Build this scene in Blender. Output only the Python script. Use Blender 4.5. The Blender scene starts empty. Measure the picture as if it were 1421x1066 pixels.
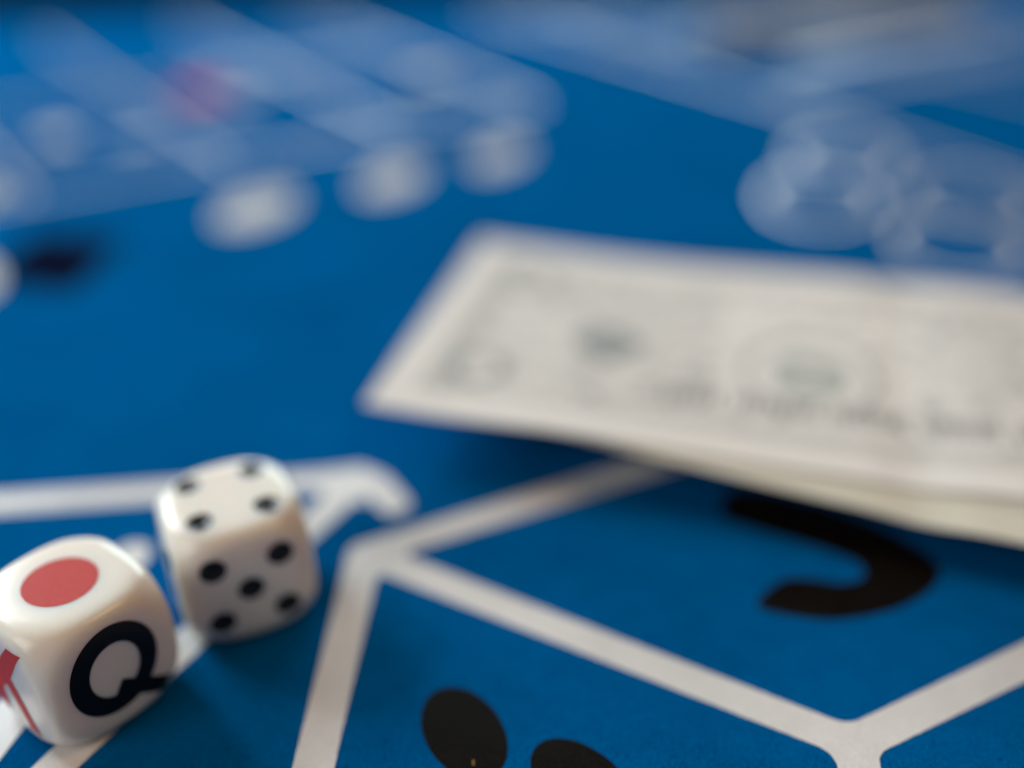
import bpy, bmesh, math, random
from mathutils import Vector, Matrix, noise

random.seed(7)
MM = 0.001                       # everything below is laid out in millimetres
sc = bpy.context.scene
COL = sc.collection

# ------------------------------------------------------------------ camera
PITCH, ROLL, CAM_H = math.radians(30.99), math.radians(-1.32), 95.66
cd = bpy.data.cameras.new('camera')
cam = bpy.data.objects.new('camera', cd)
COL.objects.link(cam)
c_, s_ = math.cos(PITCH), math.sin(PITCH)
cr, sr = math.cos(ROLL), math.sin(ROLL)
right0, down0, fwd = Vector((1, 0, 0)), Vector((0, -s_, -c_)), Vector((0, c_, -s_))
rv = right0 * cr - down0 * sr
dv = right0 * sr + down0 * cr
M = Matrix.Identity(4)
for i in range(3):
    M[i][0], M[i][1], M[i][2] = rv[i], -dv[i], -fwd[i]
M[2][3] = CAM_H * MM
cam.matrix_world = M
cd.sensor_width = 36.0
cd.lens = 36.0 * 1544.27 / 1421.0
cd.clip_start, cd.clip_end = 0.005, 20.0
cd.dof.use_dof = True
cd.dof.focus_distance = 0.1145
cd.dof.aperture_fstop = 3.7
cd.dof.aperture_blades = 0
sc.camera = cam

# ------------------------------------------------------------------ room light
w = bpy.data.worlds.new('World')
sc.world = w
w.use_nodes = True
bg = w.node_tree.nodes['Background']
bg.inputs['Color'].default_value = (1.0, 0.97, 0.94, 1)
bg.inputs['Strength'].default_value = 0.095

def area_light(name, loc, target, sx, sy, power, color):
    ld = bpy.data.lights.new(name, 'AREA')
    ld.shape = 'RECTANGLE'
    ld.size, ld.size_y, ld.energy, ld.color = sx, sy, power, color
    o = bpy.data.objects.new(name, ld)
    COL.objects.link(o)
    o.location = loc
    o.rotation_euler = (Vector(target) - Vector(loc)).to_track_quat('-Z', 'Y').to_euler()
    return o

area_light('window_light', (-0.62, 0.60, 0.46), (0, 0.16, 0), 0.38, 0.34, 7.4, (0.84, 0.955, 1.0))
area_light('back_window_light', (0.02, 1.10, 0.29), (0, 0.14, 0.03), 0.65, 0.36, 6.2, (0.76, 0.94, 1.0))
area_light('side_window_light', (-0.60, -0.30, 0.46), (0, 0.10, 0), 0.45, 0.4, 2.7, (1.0, 0.95, 0.90))
area_light('warm_ceiling_lamp', (0.80, 0.06, 1.15), (0, 0.12, 0), 0.40, 0.40, 3.8, (1.0, 0.54, 0.22))

sc.view_settings.view_transform = 'Standard'
sc.view_settings.look = 'None'
sc.view_settings.gamma = 1.0
sc.view_settings.exposure = 0.0
sc.view_settings.use_curve_mapping = False
sc.render.engine = 'CYCLES'
sc.cycles.use_denoising = True
sc.cycles.max_bounces = 8

# ------------------------------------------------------------------ helpers
def tag(o, label=None, cat=None, group=None, kind=None):
    for k, v in (('label', label), ('category', cat), ('group', group), ('kind', kind)):
        if v:
            o[k] = v
    return o

def link(name, verts, faces, mat, parent=None, smooth=False):
    me = bpy.data.meshes.new(name)
    me.from_pydata([tuple(x * MM for x in v) for v in verts], [], faces)
    me.validate()
    me.update()
    if smooth:
        me.polygons.foreach_set('use_smooth', [True] * len(me.polygons))
    me.materials.append(mat)
    o = bpy.data.objects.new(name, me)
    COL.objects.link(o)
    o.parent = parent
    return o

def empty(name, x, y, rz=0.0, z=0.0):
    o = bpy.data.objects.new(name, None)
    COL.objects.link(o)
    o.empty_display_size = 0.01
    o.location = (x * MM, y * MM, z * MM)
    o.rotation_euler = (0, 0, rz)
    return o

def new_mat(name):
    m = bpy.data.materials.new(name)
    m.use_nodes = True
    nt = m.node_tree
    return m, nt, nt.nodes['Principled BSDF']

def cloth_mat(name, col_a, col_b, rough=1.0, sheen=0.25, tint=(0.4, 0.6, 0.9), bump=0.35, spec=0.1):
    """woven, slightly napped cloth: mottled colour, fine nap and short streaks"""
    m, nt, b = new_mat(name)
    N, L = nt.nodes, nt.links
    tc = N.new('ShaderNodeTexCoord')
    big = N.new('ShaderNodeTexNoise'); big.inputs['Scale'].default_value = 260; big.inputs['Detail'].default_value = 6
    fine = N.new('ShaderNodeTexNoise'); fine.inputs['Scale'].default_value = 2300; fine.inputs['Detail'].default_value = 3
    mp = N.new('ShaderNodeMapping'); mp.inputs['Scale'].default_value = (1, 0.35, 1); mp.inputs['Rotation'].default_value = (0, 0, 0.5)
    nap = N.new('ShaderNodeTexNoise'); nap.inputs['Scale'].default_value = 3600; nap.inputs['Detail'].default_value = 2
    L.new(tc.outputs['Object'], big.inputs['Vector']); L.new(tc.outputs['Object'], fine.inputs['Vector'])
    L.new(tc.outputs['Object'], mp.inputs['Vector']); L.new(mp.outputs['Vector'], nap.inputs['Vector'])
    a1 = N.new('ShaderNodeMath'); a1.operation = 'ADD'; L.new(fine.outputs['Fac'], a1.inputs[0]); L.new(nap.outputs['Fac'], a1.inputs[1])
    a2 = N.new('ShaderNodeMath'); a2.operation = 'MULTIPLY_ADD'; a2.inputs[1].default_value = 0.6
    L.new(big.outputs['Fac'], a2.inputs[0]); L.new(a1.outputs[0], a2.inputs[2])
    rng = N.new('ShaderNodeMapRange'); rng.inputs['From Min'].default_value = 0.9; rng.inputs['From Max'].default_value = 1.75
    L.new(a2.outputs[0], rng.inputs['Value'])
    mix = N.new('ShaderNodeMix'); mix.data_type = 'RGBA'
    mix.inputs['A'].default_value = (*col_a, 1); mix.inputs['B'].default_value = (*col_b, 1)
    L.new(rng.outputs['Result'], mix.inputs['Factor'])
    wear = N.new('ShaderNodeTexNoise'); wear.inputs['Scale'].default_value = 38; wear.inputs['Detail'].default_value = 5
    L.new(tc.outputs['Object'], wear.inputs['Vector'])
    wr = N.new('ShaderNodeMapRange'); wr.inputs['From Min'].default_value = 0.3; wr.inputs['From Max'].default_value = 0.7
    wr.inputs['To Min'].default_value = 0.86; wr.inputs['To Max'].default_value = 1.1
    L.new(wear.outputs['Fac'], wr.inputs['Value'])
    mul = N.new('ShaderNodeMix'); mul.data_type = 'RGBA'; mul.blend_type = 'MULTIPLY'; mul.inputs['Factor'].default_value = 1.0
    L.new(mix.outputs['Result'], mul.inputs['A']); L.new(wr.outputs['Result'], mul.inputs['B']); L.new(mul.outputs['Result'], b.inputs['Base Color'])
    bp = N.new('ShaderNodeBump'); bp.inputs['Strength'].default_value = bump; bp.inputs['Distance'].default_value = 0.00025
    L.new(a1.outputs[0], bp.inputs['Height']); L.new(bp.outputs['Normal'], b.inputs['Normal'])
    b.inputs['Roughness'].default_value = rough
    b.inputs['Specular IOR Level'].default_value = spec
    b.inputs['Sheen Weight'].default_value = sheen
    b.inputs['Sheen Tint'].default_value = (*tint, 1)
    return m

def plastic_mat(name, col, rough=0.16):
    m, nt, b = new_mat(name)
    N, L = nt.nodes, nt.links
    b.inputs['Base Color'].default_value = (*col, 1)
    b.inputs['Subsurface Weight'].default_value = 0.75
    b.inputs['Subsurface Radius'].default_value = (1.0, 0.5, 0.22)
    b.inputs['Subsurface Scale'].default_value = 0.0035
    b.inputs['IOR'].default_value = 1.45
    tc = N.new('ShaderNodeTexCoord')
    no = N.new('ShaderNodeTexNoise'); no.inputs['Scale'].default_value = 500; no.inputs['Detail'].default_value = 4
    L.new(tc.outputs['Object'], no.inputs['Vector'])
    rg = N.new('ShaderNodeMapRange'); rg.inputs['To Min'].default_value = rough * 0.75; rg.inputs['To Max'].default_value = rough * 1.4
    L.new(no.outputs['Fac'], rg.inputs['Value']); L.new(rg.outputs['Result'], b.inputs['Roughness'])
    bp = N.new('ShaderNodeBump'); bp.inputs['Strength'].default_value = 0.05; bp.inputs['Distance'].default_value = 0.0003
    L.new(no.outputs['Fac'], bp.inputs['Height']); L.new(bp.outputs['Normal'], b.inputs['Normal'])
    return m

def ink_mat(name, ca, cb, rough, scale=1500, spec=0.4):
    m, nt, b = new_mat(name)
    N, L = nt.nodes, nt.links
    tc = N.new('ShaderNodeTexCoord')
    no = N.new('ShaderNodeTexNoise'); no.inputs['Scale'].default_value = scale; no.inputs['Detail'].default_value = 5
    L.new(tc.outputs['Object'], no.inputs['Vector'])
    mix = N.new('ShaderNodeMix'); mix.data_type = 'RGBA'
    mix.inputs['A'].default_value = (*ca, 1); mix.inputs['B'].default_value = (*cb, 1)
    L.new(no.outputs['Fac'], mix.inputs['Factor']); L.new(mix.outputs['Result'], b.inputs['Base Color'])
    b.inputs['Roughness'].default_value = rough
    b.inputs['Specular IOR Level'].default_value = spec
    bp = N.new('ShaderNodeBump'); bp.inputs['Strength'].default_value = 0.12; bp.inputs['Distance'].default_value = 0.0001
    L.new(no.outputs['Fac'], bp.inputs['Height']); L.new(bp.outputs['Normal'], b.inputs['Normal'])
    return m

MAT_FELT = cloth_mat('blue_felt', (0.000, 0.068, 0.212), (0.000, 0.112, 0.328), sheen=0.0, spec=0.0)
MAT_WHITE = cloth_mat('white_cloth_print', (0.60, 0.58, 0.56), (0.735, 0.71, 0.69), rough=0.36, sheen=0.0, tint=(1, 1, 1), bump=0.05, spec=0.75)
MAT_BLACK = cloth_mat('black_cloth_print', (0.003, 0.0022, 0.0018), (0.009, 0.007, 0.0055), rough=0.4, sheen=0.0, spec=0.05, tint=(1, .9, .8), bump=0.15)
MAT_CHALK = cloth_mat('matt_white_cloth_print', (0.50, 0.49, 0.47), (0.62, 0.61, 0.59), rough=0.9, sheen=0.0, bump=0.05, spec=0.1)
MAT_NAVY = cloth_mat('dark_navy_cloth_print', (0.002, 0.004, 0.016), (0.006, 0.009, 0.028), rough=0.8, sheen=0.0, spec=0.0)
MAT_RED = cloth_mat('red_cloth_print', (0.40, 0.02, 0.03), (0.55, 0.05, 0.06), sheen=0.05, tint=(1, 1, 1), bump=0.2)
MAT_PLASTIC = plastic_mat('ivory_white_plastic', (0.86, 0.815, 0.745), 0.2)
MAT_INK_RED = ink_mat('red_die_ink', (0.48, 0.045, 0.042), (0.56, 0.068, 0.060), 0.5, 1500, 0.15)
MAT_INK_BLACK = ink_mat('black_die_ink', (0.003, 0.003, 0.004), (0.007, 0.007, 0.008), 0.3, 1500, 0.25)
MAT_PIP = ink_mat('black_pip_paint', (0.006, 0.006, 0.007), (0.014, 0.014, 0.015), 0.35)
MAT_PAPER = ink_mat('banknote_paper', (0.69, 0.65, 0.605), (0.77, 0.73, 0.69), 0.85, 220, 0.2)
MAT_PAPER_OLD = ink_mat('yellowed_banknote_paper', (0.64, 0.615, 0.51), (0.72, 0.70, 0.60), 0.85, 220, 0.2)
MAT_BILL_INK = ink_mat('banknote_grey_ink', (0.20, 0.22, 0.22), (0.32, 0.335, 0.33), 0.85, 900, 0.2)
MAT_BILL_DARK = ink_mat('banknote_dark_ink', (0.17, 0.17, 0.165), (0.26, 0.26, 0.25), 0.85, 900, 0.2)
MAT_BILL_GREEN = ink_mat('banknote_green_ink', (0.36, 0.385, 0.35), (0.46, 0.48, 0.44), 0.85, 900, 0.2)
MAT_RAIL = ink_mat('black_leather', (0.002, 0.004, 0.008), (0.005, 0.008, 0.014), 0.95, 900, 0.0)
MAT_SLIP = ink_mat('grey_paper', (0.26, 0.285, 0.31), (0.36, 0.385, 0.41), 0.85, 300, 0.2)

# ------------------------------------------------------------------ the table
def felt_sheet():
    xs = [-520 + i * 20 for i in range(56)]
    ys = [-140 + i * 20 for i in range(32)]
    v = [(x, y, 0) for y in ys for x in xs]
    n = len(xs)
    f = [(j * n + i, j * n + i + 1, (j + 1) * n + i + 1, (j + 1) * n + i) for j in range(len(ys) - 1) for i in range(n - 1)]
    return link('table_felt', v, f, MAT_FELT)

felt = tag(felt_sheet(), 'blue felt gaming layout printed with white lines and black symbols', kind='structure')

def rail():
    prof = []
    for k in range(13):
        a = math.pi * (1 - k / 12)
        prof.append((505 + 32 * math.cos(a), -2 + 16 * math.sin(a)))
    prof = [(473, -12)] + prof + [(537, -12)]
    v, f = [], []
    xs = [-520 + i * 60 for i in range(19)]
    for x in xs:
        v += [(x, 472 - 505 + y + (x + 200) * 0.10, z) for y, z in prof]
    m = len(prof)
    for i in range(len(xs) - 1):
        for k in range(m - 1):
            f.append((i * m + k, (i + 1) * m + k, (i + 1) * m + k + 1, i * m + k + 1))
    return link('table_rail', v, f, MAT_RAIL, smooth=True)

tag(rail(), 'dark padded rail along the far edge of the table', kind='structure')

# ---- flat print on the felt: every patch a sheet a hair above the last
LAYER = [0]
def layer():
    LAYER[0] += 1
    return 0.03 + 0.002 * (LAYER[0] % 14)

def rough_edge(poly, step=0.6, amp=0.05):
    out = []
    n = len(poly)
    for i in range(n):
        a, b = Vector(poly[i]), Vector(poly[(i + 1) % n])
        d = b - a
        k = max(1, int(d.length / step))
        nrm = Vector((-d.y, d.x)).normalized() if d.length > 1e-6 else Vector((0, 0))
        for j in range(k):
            p = a + d * (j / k)
            w_ = noise.noise(Vector((p.x * 1.9, p.y * 1.9, 3.1))) + 0.6 * noise.noise(Vector((p.x * 4.3, p.y * 4.3, 9.7)))
            p = p + nrm * w_ * amp
            out.append((p.x, p.y))
    return out

def ribbon(path, w):
    """outline of a stroke of width w with round ends, drawn along a polyline"""
    P = [Vector(p) for p in path]
    h = w / 2
    L, R = [], []
    for i, p in enumerate(P):
        t = (P[min(i + 1, len(P) - 1)] - P[max(i - 1, 0)]).normalized()
        n = Vector((-t.y, t.x))
        L.append(p + n * h); R.append(p - n * h)
    def cap(c, d):
        a0 = math.atan2(d.y, d.x)
        return [c + Vector((math.cos(a0 + a), math.sin(a0 + a))) * h for a in [math.radians(70 - 20 * k) for k in range(8)]]
    t1 = (P[-1] - P[-2]).normalized(); t0 = (P[0] - P[1]).normalized()
    pts = L + cap(P[-1], t1) + R[::-1] + cap(P[0], t0)
    return [(p.x, p.y) for p in pts]

def fillet(c, d1, d2, w, r):
    """web between two strokes of width w leaving c in directions d1, d2 (degrees)"""
    a1, a2 = math.radians(d1), math.radians(d2)
    u, v = Vector((math.cos(a1), math.sin(a1))), Vector((math.cos(a2), math.sin(a2)))
    phi = u.angle(v)
    bis = (u + v).normalized()
    I = Vector(c) + bis * (w / 2 / math.sin(phi / 2))
    t = r / math.tan(phi / 2)
    cen = I + bis * (r / math.sin(phi / 2))
    A, B = I + u * t, I + v * t
    b0, b1 = math.atan2(A.y - cen.y, A.x - cen.x), math.atan2(B.y - cen.y, B.x - cen.x)
    d = (b1 - b0 + math.pi) % (2 * math.pi) - math.pi
    arc = [cen + Vector((math.cos(b0 + d * k / 12), math.sin(b0 + d * k / 12))) * r for k in range(13)]
    base = Vector(c)
    return [(base.x, base.y)] + [(p.x, p.y) for p in arc]

NEAR_POLYS = []
def print_patches(name, polys, mat, near=False):
    v, f = [], []
    for poly in polys:
        if near:
            NEAR_POLYS.append((poly, mat))
            poly = rough_edge(poly)
        z = layer()
        f.append(tuple(range(len(v), len(v) + len(poly))))
        v += [(x, y, z) for x, y in poly]
    # make every patch face up
    out = []
    for face in f:
        a = sum(v[face[i]][0] * v[face[(i + 1) % len(face)]][1] - v[face[(i + 1) % len(face)]][0] * v[face[i]][1] for i in range(len(face)))
        out.append(face if a > 0 else face[::-1])
    return link(name, v, out, mat, felt)

def ring_patches(cx, cy, rx, ry, rot, w, n=40):
    polys = []
    def pt(a, k):
        x, y = (rx + k) * math.cos(a), (ry + k) * math.sin(a)
        return (cx + x * math.cos(rot) - y * math.sin(rot), cy + x * math.sin(rot) + y * math.cos(rot))
    for i in range(n):
        a, b = 2 * math.pi * i / n, 2 * math.pi * (i + 1) / n
        polys.append([pt(a, w / 2), pt(b, w / 2), pt(b, -w / 2), pt(a, -w / 2)])
    return polys

def blob(cx, cy, rx, ry, rot=0.0, n=36):
    o = []
    for i in range(n):
        a = 2 * math.pi * i / n
        x, y = rx * math.cos(a), ry * math.sin(a)
        o.append((cx + x * math.cos(rot) - y * math.sin(rot), cy + x * math.sin(rot) + y * math.cos(rot)))
    return o

def pol(p, ang, L):
    return (p[0] + L * math.cos(math.radians(ang)), p[1] + L * math.sin(math.radians(ang)))

LW = 4.5
LF = 1.55
# the printed die outline with the J on it
A = (-20.2, 116.2); B = (35.9, 82.4)
C = pol(A, 24.5, 63); D = pol(B, 26.3, 63); E_ = pol(A, -93.1, 63); F_ = pol(B, -95.0, 63); G2 = pol(D, -95, 62)
aAB = math.degrees(math.atan2(B[1] - A[1], B[0] - A[0]))
print_patches('printed_line', [
    ribbon([A, B], LW), ribbon([A, C], LW), ribbon([B, D], LW), ribbon([C, D], LW), ribbon([A, E_], LW),
    ribbon([B, F_], LW), ribbon([E_, F_], LW), ribbon([D, G2], LW), ribbon([F_, G2], LW),
    fillet(A, aAB, 24.5, LW, 0.9), fillet(A, aAB, -93.1, LW, 0.9),
    fillet(B, 180 + aAB, 26.3, LW, 3.2), fillet(B, 26.3, -95, LW, 2.6), fillet(B, 180 + aAB, -95, LW, 3.2),
], MAT_WHITE, near=True)

# the neighbouring printed die outline that the two dice stand on
P = (-22.6, 133.6)
Q = pol(P, 242.3, 63); T = pol(P, 184.8, 63); S = pol(Q, 184.8, 63); U = pol(Q, 303, 40)
hook = [pol(P, 184.8, 20), pol(P, 184.8, 6), (-23.0, 134.2), (-20.4, 132.2), (-18.8, 129.6), (-17.1, 126.8)]
print_patches('printed_line', [
    ribbon([T, pol(P, 184.8, 5)], LW), ribbon(hook, LW), ribbon([P, Q], LW), ribbon([T, S], LW), ribbon([Q, S], LW), ribbon([Q, U], LW),
    fillet(P, 184.8, 242.3, LW, 1.5), fillet(P, 242.3, 303, LW, 1.5),
], MAT_WHITE, near=True)
print_patches('printed_stroke', [ribbon([(-60.5, 75.5), (-57.6, 88.4), (-51.6, 117.0)], 5.0)], MAT_WHITE, near=True)

# black J, lying on its side as seen from here
J = [(31.2, 128.4), (37.8, 127.0), (47.2, 121.4), (52.5, 115.8), (54.7, 111.2), (52.7, 106.9), (46.6, 103.1), (39.2, 101.5), (33.0, 102.5), (29.9, 104.6), (34.2, 109.0), (37.7, 109.0), (41.4, 108.1), (44.2, 108.9), (45.0, 110.8), (43.5, 113.0), (38.7, 116.0), (32.5, 119.4), (28.6, 122.7)]
def smooth_loop(pts, n=4):
    out = []
    m = len(pts)
    for i in range(m):
        p0, p1, p2, p3 = (Vector(pts[(i + k - 1) % m]) for k in range(4))
        for j in range(n):
            t = j / n
            q = 0.5 * ((2 * p1) + (p2 - p0) * t + (2 * p0 - 5 * p1 + 4 * p2 - p3) * t * t + (3 * p1 - p0 - 3 * p2 + p3) * t ** 3)
            out.append((q.x, q.y))
    return out
print_patches('printed_letter', [smooth_loop(J)], MAT_BLACK, near=True)

# black oval petals of a printed symbol at the near edge
print_patches('printed_petal', [blob(-6.2, 85.3, 4.3, 6.9, math.radians(24))], MAT_BLACK, near=True)
print_patches('printed_petal', [blob(6.4, 78.0, 4.2, 6.9, math.radians(38))], MAT_BLACK, near=True)

# far layout: a ruled grid of boxes, numbers beside it, an emblem of rings
fd = math.radians(-55.2); gd = math.radians(28.0)
fn = Vector((-math.sin(fd), math.cos(fd))); gn = Vector((-math.sin(gd), math.cos(gd)))
def cross(fo, go):
    det = fn.x * gn.y - fn.y * gn.x
    return ((fo * gn.y - fn.y * go) / det, (fn.x * go - fo * gn.x) / det)
F_OFF = [50, 97, 144, 187]
G_OFF = [274, 355, 436]
lines = []
for fo in F_OFF:
    lines.append(ribbon([cross(fo, G_OFF[0]), cross(fo, G_OFF[2])], LF))
for go in G_OFF[:2]:
    lines.append(ribbon([cross(-60, go), cross(F_OFF[-1], go)], LF))
print_patches('printed_line', lines, MAT_WHITE)
far4 = [(-8, 440), (15.6, 404.5), (119.9, 248.6), (150, 203)]
r2a = (76.0, 313.5)
print_patches('printed_line', [ribbon([(-10, 415), (70, 456)], LF), ribbon([(60, 400), (150, 447)], LW), ribbon([(92, 352), (190, 402)], LW), ribbon([(110, 330), (175, 362)], LF), ribbon([(20, 432), (62, 372)], LF), ribbon(far4, LF), ribbon([r2a, pol(r2a, 29.8, 190)], LF), ribbon([pol(r2a, 29.8, 60), pol(pol(r2a, 29.8, 60), -55.2, 120)], LF)], MAT_WHITE)
for (x, y, rx, ry) in [(-57.6, 240.0, 7.6, 11.5), (-27.8, 257.0, 6.6, 11.0), (-1.8, 272.0, 5.8, 10.5), (-127, 250, 5, 8)]:
    print_patches('printed_number', [blob(x, y, rx, ry, math.radians(-28))], MAT_CHALK)
for (x, y, rx, ry) in [(-24.8, 345, 7, 5), (-121.8, 295, 6, 6), (-100, 292, 6, 3), (-79, 325, 6, 5)]:
    print_patches('printed_mark', [blob(x, y, rx, ry, gd)], MAT_CHALK)
print_patches('printed_mark', [blob(-92, 335, 8, 8, gd)], MAT_RED)
print_patches('printed_mark', [[(-107, 205), (-104, 229), (-83, 224), (-86, 198)]], MAT_NAVY)
print_patches('printed_mark', [blob(-108.5, 206, 4.5, 10, gd)], MAT_WHITE)
for (x, y, rx, ry) in [(71.2, 239, 12.2, 16.5), (83.8, 265.5, 12.2, 16.0), (104.8, 237, 12.2, 16.5), (93.0, 212, 12.2, 16.0)]:
    print_patches('printed_ring', ring_patches(x, y, rx, ry, math.radians(-18), 1.7), MAT_WHITE)

# the raised nap of the felt where the lens is sharp: short loose fibres, too many to count
def inside(poly, x, y):
    c = False
    j = len(poly) - 1
    for i in range(len(poly)):
        (xi, yi), (xj, yj) = poly[i], poly[j]
        if (yi > y) != (yj > y) and x < (xj - xi) * (y - yi) / (yj - yi) + xi:
            c = not c
        j = i
    return c
def nap(n, mat, on_print, name):
    v, f = [], []
    rnd = random.Random(5)
    while len(f) < n:
        y = 66 + 62 * rnd.random() ** 1.6
        x = rnd.uniform(-62, 0.62 * y + 14)
        if any(inside(pl, x, y) for pl, m_ in NEAR_POLYS if not on_print or m_ is mat) != on_print:
            continue
        a = rnd.gauss(0.9, 0.8); L = rnd.uniform(0.25, 0.7); h = rnd.uniform(0.03, 0.09); w_ = 0.014
        dx, dy = math.cos(a), math.sin(a)
        k = len(v)
        v += [(x - dy * w_, y + dx * w_, 0.02), (x + dy * w_, y - dx * w_, 0.02), (x + dx * L * .6, y + dy * L * .6, h), (x + dx * L, y + dy * L, h * 0.7)]
        f.append((k, k + 1, k + 2)); f.append((k, k + 2, k + 3))
    o = link(name, v, f, mat, felt)
    o['kind'] = 'stuff'
nap(24000, MAT_FELT, False, 'felt_nap')

m_gold, nt_, b_ = new_mat('gold_fleck')
b_.inputs['Base Color'].default_value = (0.85, 0.6, 0.25, 1); b_.inputs['Metallic'].default_value = 1; b_.inputs['Roughness'].default_value = 0.25
link('gold_fleck', [(-5.2, 80.6, 0.09), (-4.85, 80.55, 0.09), (-4.9, 81.2, 0.28), (-5.15, 81.15, 0.3)], [(0, 1, 2, 3)], m_gold, felt)

# ------------------------------------------------------------------ dice
def die_radius(d, a, r):
    """a die: a cube with tight edges, its corners and edges turned down by a sphere of radius r"""
    q = sum(abs(k) ** 12 for k in d) ** (-1 / 12) * a / 2
    return (q ** -22 + r ** -22) ** (-1 / 22)

def box_point(p, a, r):
    d = Vector(p).normalized()
    return d * die_radius(d, a, r)

AXES = {'top': (Vector((0, 0, 1)), Vector((1, 0, 0)), Vector((0, 1, 0))),
        'bottom': (Vector((0, 0, -1)), Vector((1, 0, 0)), Vector((0, -1, 0))),
        'front': (Vector((0, -1, 0)), Vector((1, 0, 0)), Vector((0, 0, 1))),
        'back': (Vector((0, 1, 0)), Vector((-1, 0, 0)), Vector((0, 0, 1))),
        'left': (Vector((-1, 0, 0)), Vector((0, -1, 0)), Vector((0, 0, 1))),
        'right': (Vector((1, 0, 0)), Vector((0, 1, 0)), Vector((0, 0, 1)))}

def face_point(face, x, y, a, r, lift):
    """the die surface above face coordinates (x, y), lifted a little along the face"""
    n, ex, ey = AXES[face]
    lo, hi = 0.0, a / 2 * 1.01
    for _ in range(26):
        z = (lo + hi) / 2
        q = n * z + ex * x + ey * y
        if q.length < die_radius(q.normalized(), a, r):
            lo = z
        else:
            hi = z
    return q + n * lift

PIP_R, PIP_D = 1.52, 0.6
def dimple(d):
    return PIP_D * max(0.0, 1 - (d / PIP_R) ** 2)

def die_body(a, r, pips, parent, n=72):
    bm = bmesh.new()
    h = a / 2
    for face, (nn, ex, ey) in AXES.items():
        g = []
        for j in range(n + 1):
            row = []
            for i in range(n + 1):
                u, v = h * math.tan((2 * i / n - 1) * math.pi / 4), h * math.tan((2 * j / n - 1) * math.pi / 4)
                p = box_point(nn * h + ex * u + ey * v, a, r)
                x, y = p.dot(ex), p.dot(ey)
                for (px, py) in pips.get(face, ()):
                    dd = math.hypot(x - px, y - py)
                    if dd < PIP_R:
                        p = p - nn * dimple(dd)
                row.append(bm.verts.new((p + Vector((0, 0, h))) * MM))
            g.append(row)
        for j in range(n):
            for i in range(n):
                bm.faces.new((g[j][i], g[j][i + 1], g[j + 1][i + 1], g[j + 1][i]))
    bmesh.ops.remove_doubles(bm, verts=bm.verts, dist=1e-6)
    bmesh.ops.recalc_face_normals(bm, faces=bm.faces)
    me = bpy.data.meshes.new('body')
    bm.to_mesh(me); bm.free()
    me.polygons.foreach_set('use_smooth', [True] * len(me.polygons))
    me.materials.append(MAT_PLASTIC)
    o = bpy.data.objects.new('body', me)
    COL.objects.link(o)
    o.parent = parent
    return o

def die_pip(face, px, py, a, r, parent):
    v, f = [], []
    K, R_ = 24, 5
    rim = PIP_R + 0.06
    for q in range(R_ + 1):
        rad = rim * q / R_
        for k in range(K if q else 1):
            t = 2 * math.pi * k / K
            x, y = px + rad * math.cos(t), py + rad * math.sin(t)
            p = face_point(face, x, y, a, r, 0.035 - dimple(rad))
            v.append((p.x, p.y, p.z + a / 2))
    for k in range(K):
        f.append((0, 1 + k, 1 + (k + 1) % K))
    for q in range(1, R_):
        o0, o1 = 1 + (q - 1) * K, 1 + q * K
        for k in range(K):
            f.append((o0 + k, o1 + k, o1 + (k + 1) % K, o0 + (k + 1) % K))
    return link('pip', v, f, MAT_PIP, parent, smooth=True)

def face_print(name, face, polys, a, r, mat, parent, lift=0.03, cell=0.45):
    """flat lettering that follows the rounded die face; polys in face millimetres"""
    bm = bmesh.new()
    for z, poly in polys:
        vs = [bm.verts.new((x, y, z)) for x, y in poly]
        bm.faces.new(vs)
    bmesh.ops.remove_doubles(bm, verts=bm.verts, dist=1e-4)
    bmesh.ops.triangulate(bm, faces=bm.faces)
    for ax in (0, 1):
        k = -8.0
        while k < 8.0:
            geom = bm.verts[:] + bm.edges[:] + bm.faces[:]
            co = [0, 0, 0]; co[ax] = k
            no = [0, 0, 0]; no[ax] = 1
            bmesh.ops.bisect_plane(bm, geom=geom, plane_co=co, plane_no=no)
            k += cell
    n, ex, ey = AXES[face]
    for v in bm.verts:
        p = face_point(face, v.co.x, v.co.y, a, r, lift + v.co.z)
        v.co = (p + Vector((0, 0, a / 2))) * MM
    bm.normal_update()
    for fc in bm.faces:
        if fc.normal.dot(n) < 0:
            fc.normal_flip()
    me = bpy.data.meshes.new(name)
    bm.to_mesh(me); bm.free()
    me.polygons.foreach_set('use_smooth', [True] * len(me.polygons))
    me.materials.append(mat)
    o = bpy.data.objects.new(name, me)
    COL.objects.link(o)
    o.parent = parent
    return o

# the poker die in focus
DA, DR = 16.5, 11.42
pd = tag(empty('poker_die', -49.29, 92.58, math.radians(49.0)),
         'glossy white poker die with red dot on top and black Q on its front', 'die')
die_body(DA, DR, {}, pd)
face_print('red_dot', 'top', [(0, blob(0, 0, 4.02, 4.02, n=64))], DA, DR, MAT_INK_RED, pd)

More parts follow.
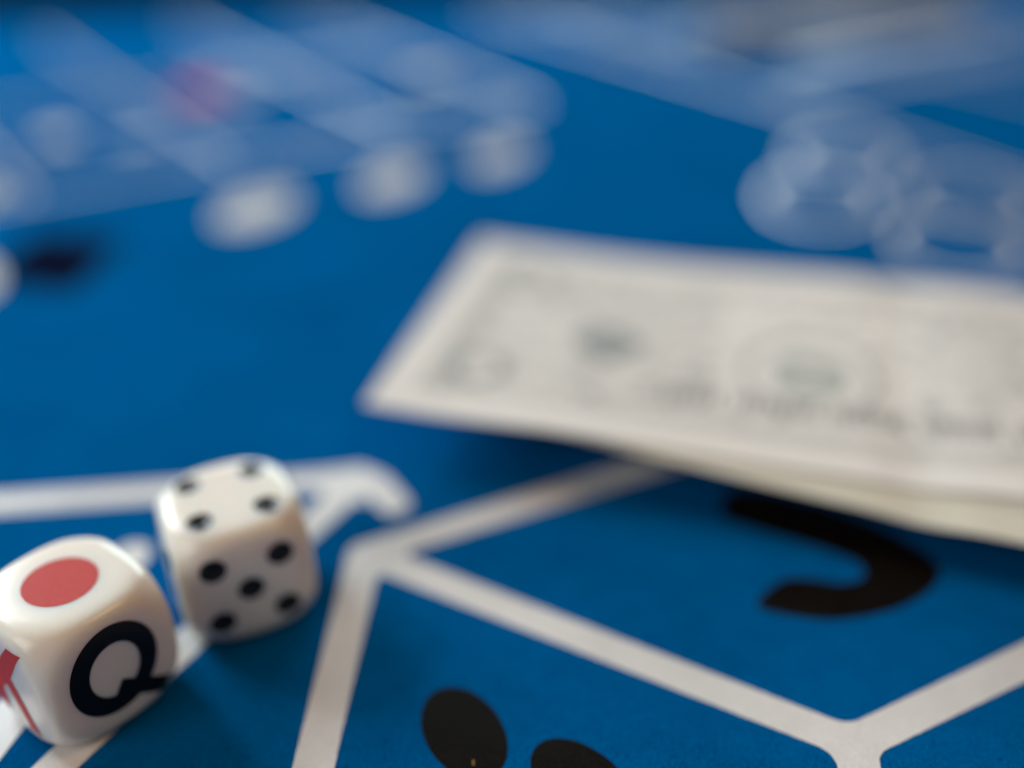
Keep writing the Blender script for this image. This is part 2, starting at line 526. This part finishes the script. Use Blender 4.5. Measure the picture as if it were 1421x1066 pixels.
def q_ring(cx, cy, rx, ry, sl, t):
    return (cx + rx * math.cos(t) + sl * math.sin(t), cy + ry * math.sin(t))
letter = []
for i in range(64):
    t0, t1 = 2 * math.pi * i / 64, 2 * math.pi * (i + 1) / 64
    letter.append((0, [q_ring(-0.25, 0.72, 5.2, 5.75, 0.12, t0), q_ring(-0.25, 0.72, 5.2, 5.75, 0.12, t1),
                       q_ring(-0.22, 0.66, 2.98, 3.42, 0.08, t1), q_ring(-0.22, 0.66, 2.98, 3.42, 0.08, t0)]))
letter.append((0.02, [(0.25, -1.1), (-0.85, -2.7), (4.7, -6.6), (5.75, -4.75)]))
face_print('letter_q', 'front', letter, DA, DR, MAT_INK_BLACK, pd)
K_ = [(x + 0.5, y) for x, y in [(-5.0, 6.2), (-5.0, -5.5), (-2.2, -5.5), (-2.2, -2.0), (-1.0, -0.7), (1.9, -5.5), (4.2, -5.5), (0.7, 1.0), (4.5, 6.2), (2.1, 6.2), (-2.2, 1.4), (-2.2, 6.2)]]
face_print('letter_k', 'left', [(0, K_)], DA, DR, MAT_INK_RED, pd)

# the spotted die behind it
SA, SR = 16.35, 11.3
sd = tag(empty('spotted_die', -34.5, 107.8, math.radians(23.8)),
         'blurred white die with black pips, four on top and five in front', 'die')
e = 3.92
PIPS = {'front': [(-e, e), (e, e), (0, 0), (-e, -e), (e, -e)], 'top': [(-e, e), (e, e), (-e, -e), (e, -e)],
        'back': [(-e, e), (e, -e)], 'right': [(0, 0)], 'bottom': [(-e, e), (0, 0), (e, -e)],
        'left': [(-e, e), (-e, 0), (-e, -e), (e, e), (e, 0), (e, -e)]}
die_body(SA, SR, PIPS, sd)
for face, pts in PIPS.items():
    for (px, py) in pts:
        die_pip(face, px, py, SA, SR, sd)

# ------------------------------------------------------------------ banknotes
class Note:
    def __init__(self, x, y, ang, height, length=156.0, width=66.0):
        self.o = Vector((x, y)); a = math.radians(ang)
        self.u = Vector((math.cos(a), math.sin(a))); self.v = Vector((-math.sin(a), math.cos(a)))
        self.h, self.L, self.W, self.ang = height, length, width, ang
    def pt(self, s, t, lift=0.0):
        p = self.u * s + self.v * t
        return (p.x, p.y, self.h(s, t) + lift)

def paper(note, root, ns=78, nt_=33, thick=0.11):
    v, f = [], []
    for top in (1, 0):
        for j in range(nt_ + 1):
            for i in range(ns + 1):
                v.append(note.pt(note.L * i / ns, note.W * j / nt_, 0 if top else -thick))
    n = ns + 1; off = n * (nt_ + 1)
    for j in range(nt_):
        for i in range(ns):
            q = (j * n + i, j * n + i + 1, (j + 1) * n + i + 1, (j + 1) * n + i)
            f.append(q); f.append(tuple(off + k for k in q[::-1]))
    for i in range(ns):
        f.append((i + 1, i, off + i, off + i + 1)); b = nt_ * n + i
        f.append((b, b + 1, off + b + 1, off + b))
    for j in range(nt_):
        a, b = j * n, (j + 1) * n
        f.append((a, b, off + b, off + a)); a += ns; b += ns
        f.append((b, a, off + a, off + b))
    return link('paper', v, f, MAT_PAPER, root, smooth=False)

def note_print(name, note, root, polys, mat, lift=0.05):
    v, f = [], []
    for poly in polys:
        f.append(tuple(range(len(v), len(v) + len(poly))))
        v += [note.pt(s, t, lift) for s, t in poly]
    return link(name, v, f, mat, root)

def rect_cells(s0, s1, t0, t1, step=2.0):
    out = []
    ns, nt_ = max(1, int((s1 - s0) / step)), max(1, int((t1 - t0) / step))
    for i in range(ns):
        for j in range(nt_):
            a, b = s0 + (s1 - s0) * i / ns, s0 + (s1 - s0) * (i + 1) / ns
            c, d = t0 + (t1 - t0) * j / nt_, t0 + (t1 - t0) * (j + 1) / nt_
            out.append([(a, c), (b, c), (b, d), (a, d)])
    return out

def oval_cells(cs, ct, r0, r1, asp, n=40):
    out = []
    rings = max(1, int((r1 - r0) / 1.2))
    for k in range(rings):
        a, b = r0 + (r1 - r0) * k / rings, r0 + (r1 - r0) * (k + 1) / rings
        for i in range(n):
            t0, t1 = 2 * math.pi * i / n, 2 * math.pi * (i + 1) / n
            q = [(cs + b * math.cos(t0), ct + b * asp * math.sin(t0)), (cs + b * math.cos(t1), ct + b * asp * math.sin(t1)),
                 (cs + a * math.cos(t1), ct + a * asp * math.sin(t1)), (cs + a * math.cos(t0), ct + a * asp * math.sin(t0))]
            out.append(q if a > 0 else q[:3])
    return out

def engraving(s0, s1, t0, t1, pitch, duty, across=False):
    """fine parallel engraved strokes filling a rectangle"""
    out = []
    k = s0 if not across else t0
    end = s1 if not across else t1
    while k < end:
        wdt = pitch * duty * random.uniform(0.7, 1.3)
        if across:
            out += rect_cells(s0, s1, k, min(k + wdt, end), 4.0)
        else:
            out += rect_cells(k, min(k + wdt, end), t0, t1, 4.0)
        k += pitch
    return out

def dress_note(note, root):
    L, W = note.L, note.W
    # engraved border
    fr = engraving(6, 11.5, 6, W - 6, 1.3, 0.5) + engraving(L - 11.5, L - 6, 6, W - 6, 1.3, 0.5)
    fr += engraving(11.5, L - 11.5, 6.5, 9.5, 1.2, 0.3, True) + engraving(11.5, L - 11.5, W - 9.5, W - 6.5, 1.2, 0.3, True)
    note_print('border', note, root, fr, MAT_BILL_INK)
    # corner counters
    for (s, t) in ((13, 15), (L - 13, 15), (13, W - 15), (L - 13, W - 15)):
        note_print('corner_ornament', note, root, oval_cells(s, t, 3.2, 4.6, 1.15), MAT_BILL_INK, 0.07)
    # seal and portrait oval
    seal = note_print('seal', note, root, oval_cells(31, 28.5, 1.2, 5.4, 1.0), MAT_BILL_INK, 0.07)
    note_print('oval_frame', note, root, oval_cells(63, 26, 9.6, 10.3, 1.2), MAT_BILL_INK, 0.07)
    note_print('portrait', note, root, oval_cells(63, 26, 1.5, 6.0, 1.1), MAT_BILL_GREEN, 0.07)
    note_print('seal', note, root, oval_cells(L - 33, 28.5, 0, 6.8, 1.0), MAT_BILL_GREEN, 0.07)
    # background tint of fine lines
    for s0, s1 in ((16, 48), (80, L - 16)):
        note_print('tint_lines', note, root, engraving(s0, s1, 12, W - 12, 2.4, 0.10, True), MAT_BILL_INK, 0.06)['kind'] = 'stuff'
    scroll = []
    for _ in range(520):
        a, b = random.uniform(12, L - 12), random.uniform(10, W - 10)
        if math.hypot(a - 63, (b - 26) / 1.2) > 10:
            scroll += rect_cells(a, a + random.uniform(0.8, 3.0), b, b + random.uniform(0.3, 0.8), 9)
    note_print('scrollwork', note, root, scroll, MAT_BILL_INK, 0.065)['kind'] = 'stuff'
    # the row of heavy engraved lettering near the front edge, far too blurred to read
    let = []
    s = 42.0
    while s < 112:
        word = random.randint(4, 8)
        for k in range(word):
            hgt = random.choice((3.6, 3.6, 4.8))
            let += [[(s, 13.2), (s + 0.95, 13.2), (s + 0.95, 13.2 + hgt), (s, 13.2 + hgt)]]
            if random.random() < 0.6:
                let += [[(s + 0.95, 13.2 + hgt - 0.8), (s + 1.5, 13.2 + hgt - 0.8), (s + 1.5, 13.2 + hgt), (s + 0.95, 13.2 + hgt)]]
            s += 1.75
        s += 1.9
    note_print('lettering', note, root, let, MAT_BILL_DARK, 0.08)

def sm(x): x = max(0.0, min(1.0, x)); return x * x * (3 - 2 * x)
def h_top(s, t):
    curl = 0.9 * max(0.0, 1 - s / 24.0) ** 2
    crease = -0.55 * math.exp(-((s - 78) / 5.0) ** 2)          # the note has been folded in half
    wave = 0.45 * math.sin(s / 14.0 + t / 30.0) * sm(s / 30)
    return 9.0 - 2.0 * sm(s / 150) + curl + crease + wave - 1.3 * sm(t / 66) * (1 - 0.3 * sm(s / 90))

n1 = Note(-21.7, 138.3, -15.0, h_top, 156.0, 63.8)
r1 = tag(empty('banknote', -21.7, 138.3), 'blurred pale banknote lying uppermost, its left end raised off the blue felt', 'banknote')
paper(n1, r1); dress_note(n1, r1)
def h_low(s, t):
    # lies against the underside of the upper note and droops where it comes out from under it
    p = n2.o + n2.u * s + n2.v * t - n1.o
    s1, t1 = p.dot(n1.u), p.dot(n1.v)
    return h_top(min(max(s1, 0), 156), min(max(t1, 0), 66)) - 0.4 - 0.22 * max(0.0, -t1) - 1.2 * sm((t1 - 15) / 40)
n2 = Note(-14.0, 139.4, -22.0, h_low, 156.0, 60.0)
r2 = tag(empty('banknote', -14.0, 139.4), 'lower banknote whose front strip shows beneath the upper banknote at right', 'banknote')
paper(n2, r2).data.materials[0] = MAT_PAPER_OLD
note_print('border', n2, r2, engraving(5, 9.5, 6, 55, 1.3, 0.5) + engraving(9.5, 150, 5.5, 8.5, 1.2, 0.3, True), MAT_BILL_GREEN)

# far slip of beige paper by the rail
n3 = Note(72, 372, 20, lambda s, t: 1.0 + 5.5 * math.sin(math.pi * min(1, t / 30)) + 0.8 * math.sin(s / 9), 105.0, 34.0)
r3 = tag(empty('paper_slip', 72, 372), 'blurred grey folded paper slip at the far right of the table', 'paper')
p3 = paper(n3, r3, 33, 15)
p3.data.materials[0] = MAT_SLIP
